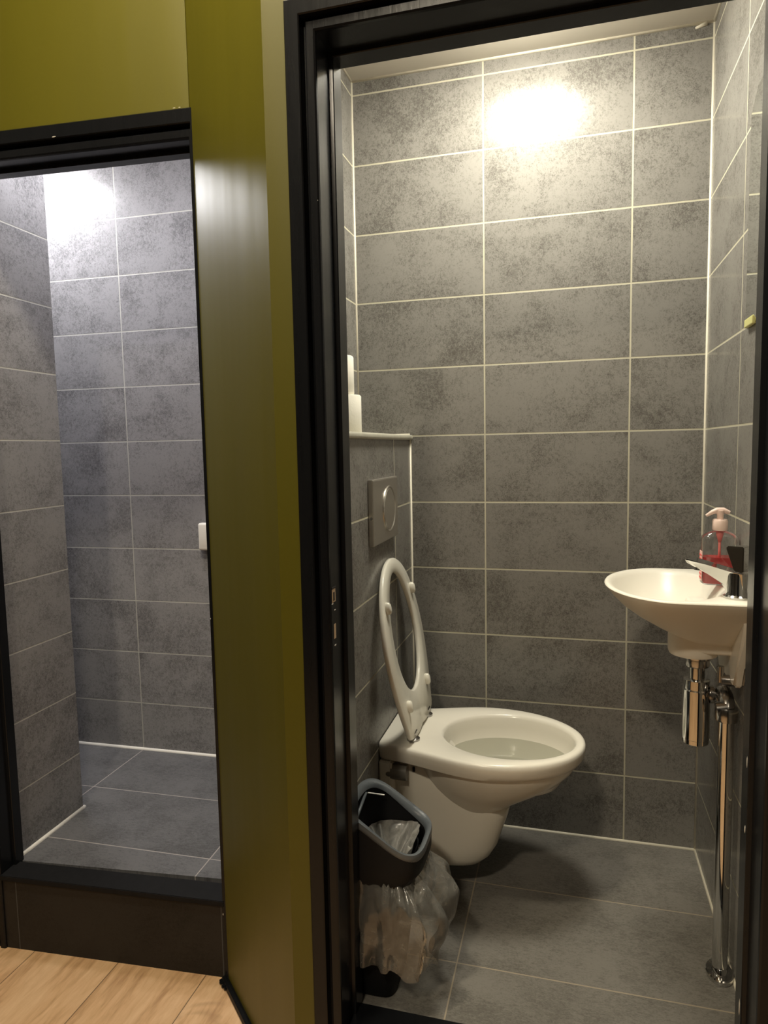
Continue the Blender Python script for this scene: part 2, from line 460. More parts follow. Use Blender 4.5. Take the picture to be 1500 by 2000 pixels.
def horiz(name, pts, z, mat, uo, vo, rot=0.0, org=(0, 0), thick=0.04, down=True):
    bm = bmesh.new(); uvl = bm.loops.layers.uv.new('UVMap')
    z2 = z - thick if down else z + thick
    faces, t, b = prism(bm, pts, min(z, z2), max(z, z2))
    for f in bm.faces:
        for l in f.loops:
            x, y = l.vert.co.x - org[0], l.vert.co.y - org[1]
            x, y = x * cos(-rot) - y * sin(-rot), x * sin(-rot) + y * cos(-rot)
            l[uvl].uv = (x + uo, y + vo)
    return link(name, bm, mat)
struct(horiz('floor_toilet', [(XL, YF + 0.0), (XR, YF), (XR, 0), (XL, 0)], 0.0, M['floor_tile'], 0.6 - 0.0028, 1.2 + 0.2921))
struct(horiz('ceiling_toilet', [(XL, YF), (XR, YF), (XR, 0), (XL, 0)], ZC, M['ceiling'], 0, 0, down=False))

# cistern boxing with a rounded light ledge
bm = bmesh.new(); uvl = bm.loops.layers.uv.new('UVMap')
fs, t, b = prism(bm, [(XL, YF), (XB, YF), (XB, 0), (XL, 0)], 0, 1.19)
for f in bm.faces:
    for l in f.loops: l[uvl].uv = (l.vert.co.y + 0.197 + 0.8, l.vert.co.z)
box_ = struct(link('wall_boxing', bm, M['wall_tile']))
bm = bmesh.new(); box(bm, XL, XB + 0.010, YF, -0.0005, 1.188, 1.203, 0.005, 3)
struct(link('trim_1', bm, plain('ledge_stone', (0.52, 0.50, 0.42), 0.35, var=0.25, vscale=30), smooth=True, auto=50))

# caulk lines of the toilet room (joined joints of the tiling)
def caulk_line(bm, a, b, r):
    tube(bm, [a, b], r, 8)
bm = bmesh.new()
caulk_line(bm, (XL, 0, ZC), (XR, 0, ZC), 0.0050)
caulk_line(bm, (XR, 0, ZC), (XR, YF, ZC), 0.0050)
caulk_line(bm, (XL, 0, ZC), (XL, YF, ZC), 0.0045)
caulk_line(bm, (XR, 0, 0), (XR, 0, ZC), 0.0042)
caulk_line(bm, (XL, 0, 1.2), (XL, 0, ZC), 0.0042)
caulk_line(bm, (XB, 0, 0), (XB, 0, 1.19), 0.0042)
caulk_line(bm, (XB, 0, 0), (XR, 0, 0), 0.0050)
caulk_line(bm, (XR, 0, 0), (XR, YF, 0), 0.0050)
caulk_line(bm, (XB, 0, 0), (XB, YF, 0), 0.0045)
caulk_line(bm, (XL, 0, 1.204), (XB, 0, 1.204), 0.0035)
for k in range(0):      # uneven squeezed out sealant at the top edge
    x = XL + 0.03 + random.random() * 0.9
    tube(bm, [(x, -0.002, ZC - 0.004), (x + 0.01 + random.random() * 0.03, -0.002, ZC - 0.006)], 0.0035, 6)
tube(bm, [(0.548, -0.001, ZC - 0.012), (0.575, -0.001, ZC - 0.004)], [0.003, 0.006], 8)
struct(link('trim_2', bm, M['caulk'], smooth=True))

# ================================================================== STRUCTURE: shower
PSI = 0.0258
SO = Vector((-1.3463, 0.1853, 0)); SUX = Vector((cos(PSI), sin(PSI), 0)); SUY = Vector((-sin(PSI), cos(PSI), 0))
ZS, ZS0 = 0.0213, 0.2072
def sp(u, v): 
    P = SO + SUX * u + SUY * v; return (P.x, P.y)
def panel_s(name, a, b, mat, uo=0.0, **kw):
    return struct(panel(name, sp(*a), sp(*b), -0.15, 2.2, mat, uo=uo, vo=-ZS0 + 0.4, **kw))
panel_s('wall_shower_back', (-0.95, 0), (1.0, 0), M['shower_tile'], uo=-0.95)
panel_s('wall_shower_far_left', (-0.95, -0.70), (-0.95, 0), M['shower_tile'], uo=0)
panel_s('wall_shower_left', (0.0587, -0.745), (0.0587, -0.432), M['shower_tile'], uo=0.03, thick=0.11)
panel_s('wall_shower_inner', (-0.95, -0.66), (-0.05, -0.66), M['shower_tile'], uo=0, thick=0.04, side=-1)
panel_s('wall_shower_right', (0.86, 0), (0.86, -0.72), M['shower_tile'], uo=0, thick=0.05)
fl = [sp(-0.95, 0), sp(-0.95, -0.70), sp(0.06, -0.72), sp(0.72, -0.672), sp(0.86, -0.66), sp(0.86, 0)]
struct(horiz('floor_shower', fl[::-1], ZS, M['shower_floor_tile'], 0.6, 1.2, rot=PSI, org=(SO.x, SO.y)))
struct(horiz('ceiling_shower', [sp(-1, -0.70), sp(0.06, -0.72), sp(0.9, -0.66), sp(0.9, 0.05), sp(-1, 0.05)], 2.2, M['ceiling'], 0, 0, down=False))
bm = bmesh.new()
a, b2 = sp(-0.95, 0), sp(0.9, 0)
caulk_line(bm, (*a, ZS), (*b2, ZS), 0.0075)
a, b2 = sp(0.0587, -0.78), sp(0.0587, -0.425)
caulk_line(bm, (*a, ZS), (*b2, ZS), 0.0075)
struct(link('trim_3', bm, M['caulk_cool'], smooth=True))

# shower front line (slightly turned)
DA = radians(4.2)
DX = Vector((cos(DA), sin(DA), 0)); DY = Vector((-sin(DA), cos(DA), 0)); DO = Vector((-0.600, -0.560, 0))
def dp(u, v, z=None):
    P = DO + DX * u + DY * v
    return (P.x, P.y) if z is None else (P.x, P.y, z)
# black sill board + tiled riser
bm = bmesh.new(); prism(bm, [dp(-0.66, 0.0), dp(0.0, 0.0), dp(0.0, 0.072), dp(-0.66, 0.068)], ZS - 0.012, ZS + 0.003)
bmesh.ops.bevel(bm, geom=bm.edges[:], offset=0.0015, segments=2, affect='EDGES')
struct(link('trim_4', bm, M['stone']))
rp0, rp1 = dp(-0.70, 0.008), dp(0.0, 0.008)
struct(panel('wall_step_riser', rp0, rp1, ZW, ZS - 0.012, M['riser_tile'], uo=0.6 - 0.088, vo=0.25, thick=0.04))

# ================================================================== STRUCTURE: middle pier, corridor walls
def pier(name, pts, mats, z0, z1, uvo=None):
    """mats: one material index per edge"""
    bm = bmesh.new(); uvl = bm.loops.layers.uv.new('UVMap')
    faces, t, b = prism(bm, pts, z0, z1)
    for i, f in enumerate(faces):
        f.material_index = mats[i]
        x0, y0 = pts[i]; x1, y1 = pts[(i + 1) % len(pts)]
        for l in f.loops:
            c = l.vert.co; l[uvl].uv = (math.hypot(c.x - x0, c.y - y0), c.z)
    t.material_index = b.material_index = 0
    return struct(link(name, bm, [M['green'], M['wall_tile'], M['shower_tile']]))
pier('wall_middle',
     [(-0.602, -0.556), (-0.279, YD), (-0.231, YD), (-0.231, YF), (-0.378, YF), (-0.405, -0.70), (-0.405, 0.0), (-0.45, 0.0), (-0.45, -0.50), (-0.602, -0.50)],
     [0, 0, 1, 1, 1, 1, 2, 2, 2, 0], ZW, CH)
# wall over the toilet door and right of it
pier('wall_front_over_door', [(-0.231, YD), (0.599, YD), (0.599, YF), (-0.231, YF)], [0, 0, 1, 0], 1.929, CH)
pier('wall_front_right', [(0.599, YD), (2.2, YD), (2.2, YF), (0.599, YF)], [0, 0, 1, 1], ZW, CH)
# wall over the shower door, left of the shower door
pier('wall_over_shower', [dp(-0.75, 0), dp(0.0, 0), dp(0.0, 0.06), dp(-0.75, 0.06)], [0, 0, 2, 0], 1.941, CH)
pier('wall_front_left', [dp(-1.7, -0.0), dp(-0.70, -0.0), dp(-0.70, 0.05), dp(-1.7, 0.05)], [0, 0, 2, 0], ZW, CH)
struct(panel('wall_corridor_left', (-1.75, -3.3), (-1.75, -0.6), ZW, CH, M['dark_wall']))
struct(panel('wall_corridor_right', (2.2, -0.8), (2.2, -3.3), ZW, CH, M['dark_wall']))
struct(panel('wall_corridor_back', (2.2, -3.3), (-1.75, -3.3), ZW, CH, M['dark_wall']))
struct(horiz('floor', [(-1.8, -3.35), (2.25, -3.35), (2.25, -0.80), (-0.3, -0.80), (-0.6, -0.5), (-1.8, -0.6)], ZW, M['wood'], 1.165 + 0.2515 * 8, 3.5))
struct(horiz('ceiling', [(-1.8, -3.35), (2.25, -3.35), (2.25, -0.80), (-0.3, -0.80), (-0.6, -0.5), (-1.8, -0.5)], CH, M['ceiling'], 0, 0, down=False))
# black skirting bead along the slanted wall
bm = bmesh.new()
tube(bm, [(-0.606, -0.560, ZW + 0.004), (-0.283, YD - 0.004, ZW + 0.004)], 0.010, 8)
for k in range(14):
    t_ = random.random() ** 1.5 * 0.09
    p_ = Vector((-0.604, -0.562, ZW + 0.004)).lerp(Vector((-0.283, YD - 0.004, ZW + 0.004)), t_)
    tube(bm, [p_, p_ + Vector((-0.006 - random.random() * 0.006, -0.008 - random.random() * 0.006, 0.001))], [0.007, 0.003], 6)
struct(link('trim_5', bm, M['black']))

# ------------------------------------------------------------------ door frames
# profile: (inward offset u, depth y) measured from the outer edge, y = 0 at the corridor face, + into the room
PROF = [(0.0, 0.004), (0.0, -0.004), (0.002, -0.006), (0.026, -0.006), (0.028, -0.004), (0.029, 0.016), (0.035, 0.016),
        (0.036, 0.004), (0.038, 0.002), (0.0505, 0.002), (0.0535, 0.004), (0.0545, 0.008), (0.0545, 0.070), (0.061, 0.071),
        (0.0625, 0.0725), (0.0625, 0.113), (0.0, 0.113)]
def frame(name, mp, x0, x1, z0, ztop, label=None, prof=PROF, parent=None):
    """U-shaped frame swept along left jamb, head, right jamb; mp maps (x, y, z) local -> world"""
    bm = bmesh.new()
    rings = []
    for (cx, cz, sx, sz) in ((x0, z0, 1, 0), (x0, ztop, 1, -1), (x1, ztop, -1, -1), (x1, z0, -1, 0)):
        rings.append([mp(cx + sx * u, y, cz + sz * u) for u, y in prof])
    loft(bm, rings)
    o = link(name, bm, M['black'], parent)
    return o
mpT = lambda x, y, z: (x, YD + y, z)
root1 = bpy.data.objects.new('door_1', None); COL.objects.link(root1); root1['kind'] = 'structure'
root1['label'] = 'black painted door frame of the toilet'
fr1 = frame('door_frame', mpT, -0.2355, 0.603, ZW, 1.9335, parent=root1)
bm = bmesh.new(); box(bm, -0.18, 0.545, YD + 0.002, YF - 0.003, ZW, 0.006, 0.002)
th = link('threshold', bm, M['black'], root1)
bm = bmesh.new()   # mortise left by the strike plate in the left jamb
xj = -0.1812
def slot(bm, z0_, z1_, y0_, y1_, e=0.0006): box(bm, xj - 0.006, xj + e, y0_, y1_, z0_, z1_)
slot(bm, 0.880, 0.905, YD + 0.012, YD + 0.030)
slot(bm, 0.810, 0.838, YD + 0.018, YD + 0.028)
link('strike_mortise', bm, M['chip'], root1)
bm = bmesh.new()
box(bm, xj - 0.004, xj + 0.0014, YD + 0.017, YD + 0.024, 0.883, 0.899)
box(bm, xj - 0.004, xj + 0.0013, YD + 0.011, YD + 0.031, 0.906, 0.909)
link('bolt_hole', bm, M['hole'], root1)
def chips(prn, lst, mat=None):
    for (x, y, z, sx, sy, sz) in lst:
        bm = bmesh.new()
        bmesh.ops.create_icosphere(bm, subdivisions=1, radius=1.0)
        bmesh.ops.scale(bm, verts=bm.verts, vec=(sx, sy, sz))
        for v in bm.verts: v.co *= 0.8 + 0.4 * random.random()
        bmesh.ops.translate(bm, verts=bm.verts, vec=(x, y, z))
        link('paint_chip', bm, mat or M['chip_white'], prn)
chips(root1, [(xj, YD + 0.014, 0.878, .0008, .006, .0014), (xj, YD + 0.026, 0.864, .0008, .005, .0013), (xj, YD + 0.024, 0.797, .0008, .006, .0016),
              (-0.1855, YD + 0.003, 1.62, .0014, .001, .003), (-0.185, YD + 0.003, 1.60, .0012, .001, .0022),
              (-0.1835, YD + 0.005, 0.235, .001, .001, .004), (-0.1835, YD + 0.006, 0.395, .001, .001, .003), (-0.183, YD + 0.006, 0.335, .001, .001, .004),
              (0.539, YF - 0.030, 0.62, .001, .002, .012), (0.539, YF - 0.030, 0.50, .001, .002, .007), (0.5385, YF - 0.032, 0.17, .001, .002, .016)])

mpS = lambda x, y, z: dp(x, y, z)
root2 = bpy.data.objects.new('door_2', None); COL.objects.link(root2); root2['kind'] = 'structure'
root2['label'] = 'black painted door frame of the shower'
PS = [(u, y * 0.72 if y > 0.02 else y) for u, y in PROF]
bm = bmesh.new()
rings = []
x0s, x1s, zt = -0.706, 0.012, 1.946
for (cx, cz, sx, sz) in ((x0s, ZW, 1, 0), (x0s, zt, 1, -1.19), (x1s, zt, -.32, -1.19), (x1s, ZW, -.32, 0)):
    rings.append([mpS(cx + sx * u, y, cz + sz * u) for u, y in PS])
loft(bm, rings)
link('door_frame', bm, M['black'], root2)
chips(root2, [(*dp(-0.345, -0.007, 1.916), .006, .001, .0016), (*dp(-0.034, -0.007, 1.947), .004, .001, .001), (*dp(-0.020, -0.007, 1.947), .003, .001, .001),
              (*dp(0.000, -0.006, -0.005), .0014, .001, .003), (*dp(0.001, -0.006, 0.76), .001, .001, .002)])

# ================================================================== LAMPS (ceiling fixtures and one added fill)
def ceiling_lamp(loc, r, label, kind):
    e = empty('ceiling_lamp', loc, label, 'lamp')
    bm = bmesh.new(); lathe(bm, [(0, 0.0), (r * 1.08, 0.0), (r * 1.08, -0.012), (r * 1.0, -0.014), (0, -0.014)], 40)
    link('base', bm, M['white_plastic'], e, smooth=True, auto=40)
    st, c = LAMP_W[kind]
    bm = bmesh.new(); lathe(bm, [(r, -0.014), (r, -0.025), (r * .96, -0.034), (r * .80, -0.042), (r * .45, -0.048), (0, -0.050)], 32, cap=False)
    link('diffuser', bm, emis('lamp_diffuser_' + kind, c, st), e, smooth=True)
    return e
ceiling_lamp((0.127, -0.344, ZC), 0.16, 'round white ceiling lamp over the toilet', 'toilet')
ceiling_lamp((-1.61, 0.0, 2.2), 0.115, 'round white ceiling lamp in the shower alcove', 'shower')
ceiling_lamp((-1.07, -0.31, 2.2), 0.115, 'round white ceiling lamp over the shower floor', 'shower_front')
ceiling_lamp((-0.45, -1.28, CH), 0.11, 'round white ceiling lamp in the corridor near the shower', 'corridor')
ceiling_lamp((-0.25, -2.85, CH), 0.11, 'round fill lamp added out of view at the far end of the corridor', 'corridor_fill')  # unseen fill added to brighten undersides and lower walls of the toilet room

# ================================================================== TOILET
TY = -0.288      # centre line
toilet = empty('toilet', (XB, TY, 0.40), 'white wall-hung toilet with raised seat fixed to the tiled boxing', 'toilet')
def tsec(z, wr, w, xm, xf, n=72, x0=0.002, e=2.0):
    """D-shaped section in world coords: rear straight edge at XB+x0 half width wr, widest w at xm, tip xf"""
    pts = []
    k = n // 2
    for i in range(k + 1):       # near side (−y): rear -> tip -> far side rear
        t = i / k
        # param: front part ellipse-like
        a = pi * t - pi / 2      # -90..90
        pts.append((xm + (xf - xm) * abs(cos(a)) ** (2 / e) , w * math.copysign(abs(sin(a)) ** (2 / e), sin(a))))
    # rear part from far side (xm, w) to (x0, wr) and back
    r = n - (k + 1)
    q = []
    h = r // 2
    for i in range(1, h + 1):
        t = i / (h + 0.0)
        if t <= 0.8:
            s = t / 0.8
            q.append((xm + (x0 + 0.0 - xm) * s, w + (wr - w) * (s * s * (3 - 2 * s))))
        else:
            s = (t - 0.8) / 0.2
            q.append((x0, wr * (1 - s * 0.5)))
    qq = [(x, -y) for x, y in q[::-1]]
    allp = pts + q + ([] if (r - h) == h else [(x0, 0.0)]) + qq
    return [(XB + x, TY + y, z) for x, y in allp[:n]] if len(allp) >= n else [(XB + x, TY + y, z) for x, y in allp]
# hole ring with matching vertex count
def hole(z, a, b, cx, n, sq=2.0):
    pts = []
    for i in range(n):
        t = i / n * 2 * pi - pi / 2
        pts.append((XB + cx + a * cos(t), TY + b * sin(t), z))
    return pts
bm = bmesh.new()
n_ = len(tsec(0.4, .125, .186, .25, .51))
ring = lambda z, dx=0.0, dw=0.0: tsec(z, .128 - dw, .186 - dw, .270, .512 - dx)
HC = 0.318
R = [tsec(.372, .118, .168, .265, .486), ring(.372, .014, .012), ring(.374, .010, .007), ring(.385, .003, .003), ring(.400, .0, .0), ring(.410, .001, .001), ring(.4145, .004, .004), ring(.416, .009, .009)]
def hole_m(z, a, b, cx=HC):
    # ray-matched to the outer ring angles
    base = ring(.416)
    out = []
    for (x, y, _) in base:
        ang = math.atan2((y - TY) / b, (x - XB - cx) / a)
        out.append((XB + cx + a * cos(ang), TY + b * sin(ang), z))
    return out
R += [hole_m(.4155, .176, .142), hole_m(.413, .171, .137), hole_m(.405, .168, .134), hole_m(.385, .166, .131), hole_m(.360, .162, .127), hole_m(.335, .152, .118), hole_m(.300, .128, .098), hole_m(.280, .090, .070), hole_m(.274, .04, .03)]
R = [hole_m(.372, .182, .148)] + R
loft(bm, R, False, True)
# outer bowl under the rim band
def osec(z, x0, x1, w, e=2.0, n=48, sk=0.0):
    out = []
    cx = (x0 + x1) / 2; a = (x1 - x0) / 2
    for i in range(n):
        t = 2 * pi * i / n
        c, s = cos(t), sin(t)
        out.append((XB + cx + a * math.copysign(abs(c) ** (2 / e), c), TY + w * math.copysign(abs(s) ** (2 / e), s), z))
    return out
loft(bm, [osec(.374, .07, .492, .170, 2.05), osec(.362, .07, .490, .168), osec(.345, .075, .480, .160), osec(.320, .085, .455, .147), osec(.295, .10, .418, .130),
          osec(.270, .12, .375, .110), osec(.250, .14, .340, .094), osec(.236, .15, .322, .084), osec(.225, .16, .312, .078), osec(.20, .17, .30, .07)], False, True)
# trap block (foot)
loft(bm, [osec(.372, .0, .16, .092, 4.5), osec(.34, .0, .18, .092, 4.5), osec(.30, .0, .23, .094, 4.2), osec(.262, .0, .298, .092, 3.6), osec(.236, .0, .324, .090, 3.2), osec(.215, .0, .320, .089, 3.1), osec(.18, .0, .308, .087, 3.1),
          osec(.13, .0, .292, .084, 3.1), osec(.100, .0, .275, .080, 3.0), osec(.082, .003, .255, .074, 3.0), osec(.072, .012, .232, .062, 2.8), osec(.069, .03, .20, .045, 2.6)], False, True)
# wall flange
t = bmesh.new(); loft(t, [[(XB + x, TY + y, z) for (y, z) in ((-.127, .37), (-.125, .12), (-.11, .085), (.11, .085), (.125, .12), (.127, .37))] for x in (0.001, 0.035)])
bmesh.ops.bevel(t, geom=t.edges[:], offset=.004, segments=2, affect='EDGES'); merge(bm, t)
rel(bm, toilet)
link('bowl', bm, M['ceramic'], toilet, smooth=True, auto=48)
# water
bm = bmesh.new(); bm.faces.new([bm.verts.new(p) for p in hole(.353, .159, .1245, HC, 64)]); rel(bm, toilet)
wt = link('water', bm, M['water'], toilet)
# side fixing caps
for s in (-1, 1):
    bm = bmesh.new(); lathe(bm, [(0.0, -.03), (.019, -.03), (.020, -.024), (.020, .022)], 28, center=(XB + .050, TY + s * .108, .338), axis='X')
    rel(bm, toilet); link('fixing_cap', bm, M['grey_plastic'], toilet, smooth=True, auto=40)
bm = bmesh.new(); box(bm, XB + .083, XB + .089, TY - .0965, TY - .090, .336, .348); rel(bm, toilet); link('fixing_slot', bm, M['hole'], toilet)
# seat, raised
seatL = 0.452; tilt = math.atan(0.080 / 0.446)
hx, hz = -0.1405, 0.427
def seat_pt(s, t_, d):
    # s along the seat from the hinge, t_ sideways, d thickness direction (toward +X side)
    ux = Vector((-sin(tilt), 0, cos(tilt))); un = Vector((cos(tilt), 0, sin(tilt)))
    P = Vector((hx, TY, hz)) + ux * s + un * d; P.y += t_
    return P
def seat_outline(n, out=True):
    if not out:
        return [(.256 + .158 * cos(2 * pi * i / n), (.119 - .010 * cos(2 * pi * i / n)) * sin(2 * pi * i / n)) for i in range(n)]
    # dense D outline: squared hinge end with rounded corners, elliptical front; resampled by angle
    P = [(0.0, 0.0), (0.0, .108)]
    for k in range(1, 9):
        a = pi / 2 * k / 8; P.append((.028 - .028 * cos(a), .108 + .028 * sin(a)))
    for k in range(1, 10):
        t = k / 10; P.append((.028 + .194 * t, .136 + .050 * (1 - (1 - t) ** 1.8)))
    for k in range(0, 25):
        a = pi / 2 * k / 24; P.append((.222 + .230 * sin(a), .186 * cos(a)))
    full = P + [(x, -y) for x, y in P[::-1]][1:-1]
    c = (.215, 0.0); pol = sorted((math.atan2(y, x - c[0]) % (2 * pi), math.hypot(x - c[0], y)) for x, y in full)
    out_ = []
    for i in range(n):
        a = 2 * pi * i / n
        for j in range(len(pol)):
            a0, r0 = pol[j - 1]; a1, r1 = pol[j]
            if j == 0: a0 -= 2 * pi
            if a0 <= a <= a1: break
        else:
            a0, r0 = pol[-1]; a1, r1 = pol[0][0] + 2 * pi, pol[0][1]
        t = (a - a0) / max(1e-9, a1 - a0); r = r0 + (r1 - r0) * t
        out_.append((c[0] + r * cos(a), r * sin(a)))
    return out_
no = 120
O_ = seat_outline(no, True); I_ = seat_outline(no, False)
def ins(P, k, cx):   # shrink toward centre
    return [(cx + (x - cx) * k, y * k) for x, y in P]
bm = bmesh.new()
TH = 0.0065
rings = []
for pts, d in ((ins(O_, .982, .235), -TH), (O_, -TH + .003), (O_, TH - .003), (ins(O_, .988, .235), TH), (ins(I_, 1.025, .256), TH), (I_, TH - .003), (I_, -TH + .003), (ins(I_, 1.025, .256), -TH)):
    rings.append([seat_pt(x, y, d) for x, y in pts])
rings.append(rings[0])
vs = [[bm.verts.new(p) for p in r] for r in rings[:-1]]; vs.append(vs[0])
for a, b in zip(vs, vs[1:]):
    for i in range(no): j = (i + 1) % no; bm.faces.new((a[i], a[j], b[j], b[i]))
rel(bm, toilet)
seat = link('seat', bm, M['seat'], toilet, smooth=True, auto=60)
def add_local(bm, prn_list):
    for o in prn_list: rel(bm, o)
for (s, t_) in ((.345, -.132), (.345, .132), (.085, -.108), (.085, .108)):
    bm = bmesh.new()
    t = bmesh.new(); lathe(t, [(.0, .0), (.0085, .0), (.0095, .004), (.009, .011), (.006, .014), (0, .0145)], 16)
    bmesh.ops.scale(t, verts=t.verts, vec=(1.7, 1, 1))
    ux = Vector((-sin(tilt), 0, cos(tilt))); un = Vector((cos(tilt), 0, sin(tilt))); uy = Vector((0, 1, 0))
    P = seat_pt(s, t_, TH - .001)
    mt = Matrix(((ux.x, uy.x, un.x, P.x), (ux.y, uy.y, un.y, P.y), (ux.z, uy.z, un.z, P.z), (0, 0, 0, 1)))
    merge(bm, t, mt); rel(bm, toilet)
    link('bumper', bm, M['seat'], seat, smooth=True, auto=50)
for s in (-1, 1):
    bm = bmesh.new()
    y = TY + s * .083; 
    lathe(bm, [(.017, .4155), (.017, .421), (.013, .424), (.009, .426), (.009, .436)], 24, center=(hx - .002, y, 0))
    lathe(bm, [(.0085, -.014), (.0085, .014)], 20, center=(hx - .002, y, .434), axis='Y')
    rel(bm, toilet); link('hinge', bm, M['chrome_dark'], toilet, smooth=True, auto=40)

# ================================================================== FLUSH PLATE
fp = empty('flush_plate', (XB, -0.336, 1.008), 'brushed steel flush plate with one round button above the toilet', 'flush plate')
bm = bmesh.new()
def plate_ring(x, dy, dz):
    w2, h2 = .119 - dy, .081 - dz
    return [(x, -w2, -h2), (x, w2, -h2), (x, w2, h2), (x, -w2, h2)]
t = bmesh.new(); loft(t, [plate_ring(0.0005, .0, .0), plate_ring(.012, .0, .0), plate_ring(.014, .002, .002)])
bmesh.ops.bevel(t, geom=[e for e in t.edges], offset=.0012, segments=2, affect='EDGES'); merge(bm, t)
link('cover', bm, M['steel'], fp)
bm = bmesh.new(); lathe(bm, [(.0600, .0), (.0600, .0022), (.0588, .0034), (.0572, .0034), (.0560, .0022), (.0545, .0008), (.0530, .0008), (.0515, .0026), (0, .0028)], 56, center=(.0135, .026, .0), axis='X')
link('button', bm, M['steel'], fp, smooth=True, auto=35)
bm = bmesh.new(); lathe(bm, [(0, 0), (.004, 0), (.004, .0022), (0, .003)], 16, center=(.0075, -.1205, -.012), axis='Y')
link('screw', bm, M['chrome_dark'], fp, smooth=True, auto=35)

# ================================================================== TOILET ROLLS
def roll(loc, label):
    e = empty('toilet_roll', loc, label, 'toilet roll', 'toilet rolls stacked on the ledge')
    bm = bmesh.new(); lathe(bm, [(.021, .001), (.053, .001), (.055, .004), (.055, .091), (.053, .094), (.021, .094), (.021, .001)], 48, cap=False)
    link('paper', bm, M['paper'], e, smooth=True, auto=40)
    bm = bmesh.new(); lathe(bm, [(.021, .0015), (.021, .0935), (.0195, .0935), (.0195, .0015), (.021, .0015)], 32, cap=False)
    link('core', bm, M['card'], e, smooth=True, auto=40)
    return e
roll((-0.3110, -0.402, 1.2025), 'lower white toilet roll standing directly on the ledge')
roll((-0.3260, -0.410, 1.2972), 'upper white toilet roll stacked on another roll')

# ================================================================== WASH BASIN
BY, BZ = -0.435, 0.855
basin = empty('wash_basin', (XR, BY, BZ), 'small cream white wash basin mounted on the right wall', 'sink')
def bsec(z, tipd, w, flat, e=2.0, n=64, xr=0.0015):
    """tipd projection from wall, w half width, flat = x distance from the wall where the sides are straight"""
    pts = []
    k = n // 2
    for i in range(k + 1):
        a = -pi / 2 + pi * i / k
        pts.append((XR - flat - (tipd - flat) * abs(cos(a)) ** (2 / e), BY - w * math.copysign(abs(sin(a)) ** (2 / e), -sin(a))))
    r = n - k - 1
    h = r // 2
    q = []
    for i in range(1, h + 1):
        s = i / h
        if s <= .5: q.append((XR - flat + (flat - xr) * s * 2, None))
        else: q.append((XR - xr, 1 - (s - .5) * 2 * .9))
    far, near = [], []
    y1 = w
    for x, f in q: far.append((x, BY + y1 * (1 if f is None else f)))
    for x, f in q[::-1]: near.append((x, BY - y1 * (1 if f is None else f)))
    pts2 = pts + far + ([(XR - xr, BY)] if r - h > h else []) + near
    return [(x, y, z) for x, y in pts2]
def binner(z, a, b, cx):
    base = bsec(.855, .275, .193, .14)
    out = []
    for x, y, _ in base:
        ang = math.atan2((y - BY) / b, (x - cx) / a)
        out.append((cx + a * cos(ang), BY + b * sin(ang), z))
    return out
bm = bmesh.new()
cxi = XR - .148
rr = [bsec(.735, .112, .050, .06, 2.2), bsec(.748, .130, .068, .07), bsec(.765, .165, .090, .09), bsec(.790, .208, .122, .11), bsec(.812, .238, .150, .125), bsec(.832, .258, .172, .135), bsec(.845, .268, .186, .14),
      bsec(.851, .2735, .191, .14), bsec(.8545, .275, .193, .14), bsec(.857, .2735, .192, .14), bsec(.858, .271, .189, .14, xr=.003),
      binner(.8575, .118, .176, cxi), binner(.855, .113, .170, cxi), binner(.848, .108, .163, cxi), binner(.830, .097, .146, cxi), binner(.805, .078, .116, cxi), binner(.785, .052, .076, cxi), binner(.776, .022, .028, cxi)]
loft(bm, rr, True, True)
# cylindrical outlet housing and wall block
loft(bm, [[(XR - .088 + .052 * cos(a), BY + .052 * sin(a), z) for a in [2 * pi * i / 40 for i in range(40)]] for z in (.775, .735, .712)] +
         [[(XR - .088 + .049 * cos(a), BY + .049 * sin(a), .704) for a in [2 * pi * i / 40 for i in range(40)]]], True, True)
t = bmesh.new(); box(t, XR - .10, XR - .001, BY - .052, BY + .052, .715, .82, .008, 3); merge(bm, t)
t = bmesh.new(); loft(t, [[(XR - d, BY + y, z) for (y, z) in ((-.16, .85), (-.155, .80), (-.10, .71), (-.075, .655), (.075, .655), (.10, .71), (.155, .80), (.16, .85))] for d in (.001, .022)])
bmesh.ops.bevel(t, geom=t.edges[:], offset=.006, segments=2, affect='EDGES'); merge(bm, t)
rel(bm, basin); link('bowl', bm, M['basin_ceramic'], basin, smooth=True, auto=50)
bm = bmesh.new(); lathe(bm, [(.0, .7775), (.020, .7775), (.021, .7790), (.018, .7800), (0, .7795)], 28, center=(cxi, BY, 0)); rel(bm, basin)
link('drain', bm, M['chrome'], basin, smooth=True, auto=40)

# ================================================================== TAP
TX, TYY = 0.562, -0.566
tap = empty('tap', (TX, TYY, .858), 'chrome single-lever tap at the near corner of the wash basin', 'tap')
bm = bmesh.new(); lathe(bm, [(.0, .0), (.024, .0), (.024, .004), (.020, .007), (.0185, .012), (.018, .044), (.0175, .050), (0, .050)], 32)
link('body', bm, M['chrome'], tap, smooth=True, auto=35)
tipv = Vector((0.487, -0.508, 0)) - Vector((TX, TYY, 0)); Ls = tipv.length; td = tipv.normalized(); tn = Vector((-td.y, td.x, 0))
prof = [(.010, .006), (.0175, .012), (.026, .025), (Ls * .45, .036), (Ls * .7, .0455), (Ls - .006, .0545), (Ls + .002, .060), (Ls + .004, .0665), (Ls, .0685), (Ls * .55, .0610), (0.0, .0520), (-.016, .050), (-.016, .006)]
bm = bmesh.new()
def wfac(i):       # lower edge of the section is narrower, so the flanks lean down toward the basin
    return 0.45 if i <= 5 or i >= 12 else (0.8 if i in (6, 11) else 1.0)
loft(bm, [[td * s + tn * wd * wfac(i) + Vector((0, 0, z)) for i, (s, z) in enumerate(prof)] for wd in (-.0165, -.0155, .0155, .0165)])
link('spout', bm, M['chrome'], tap)
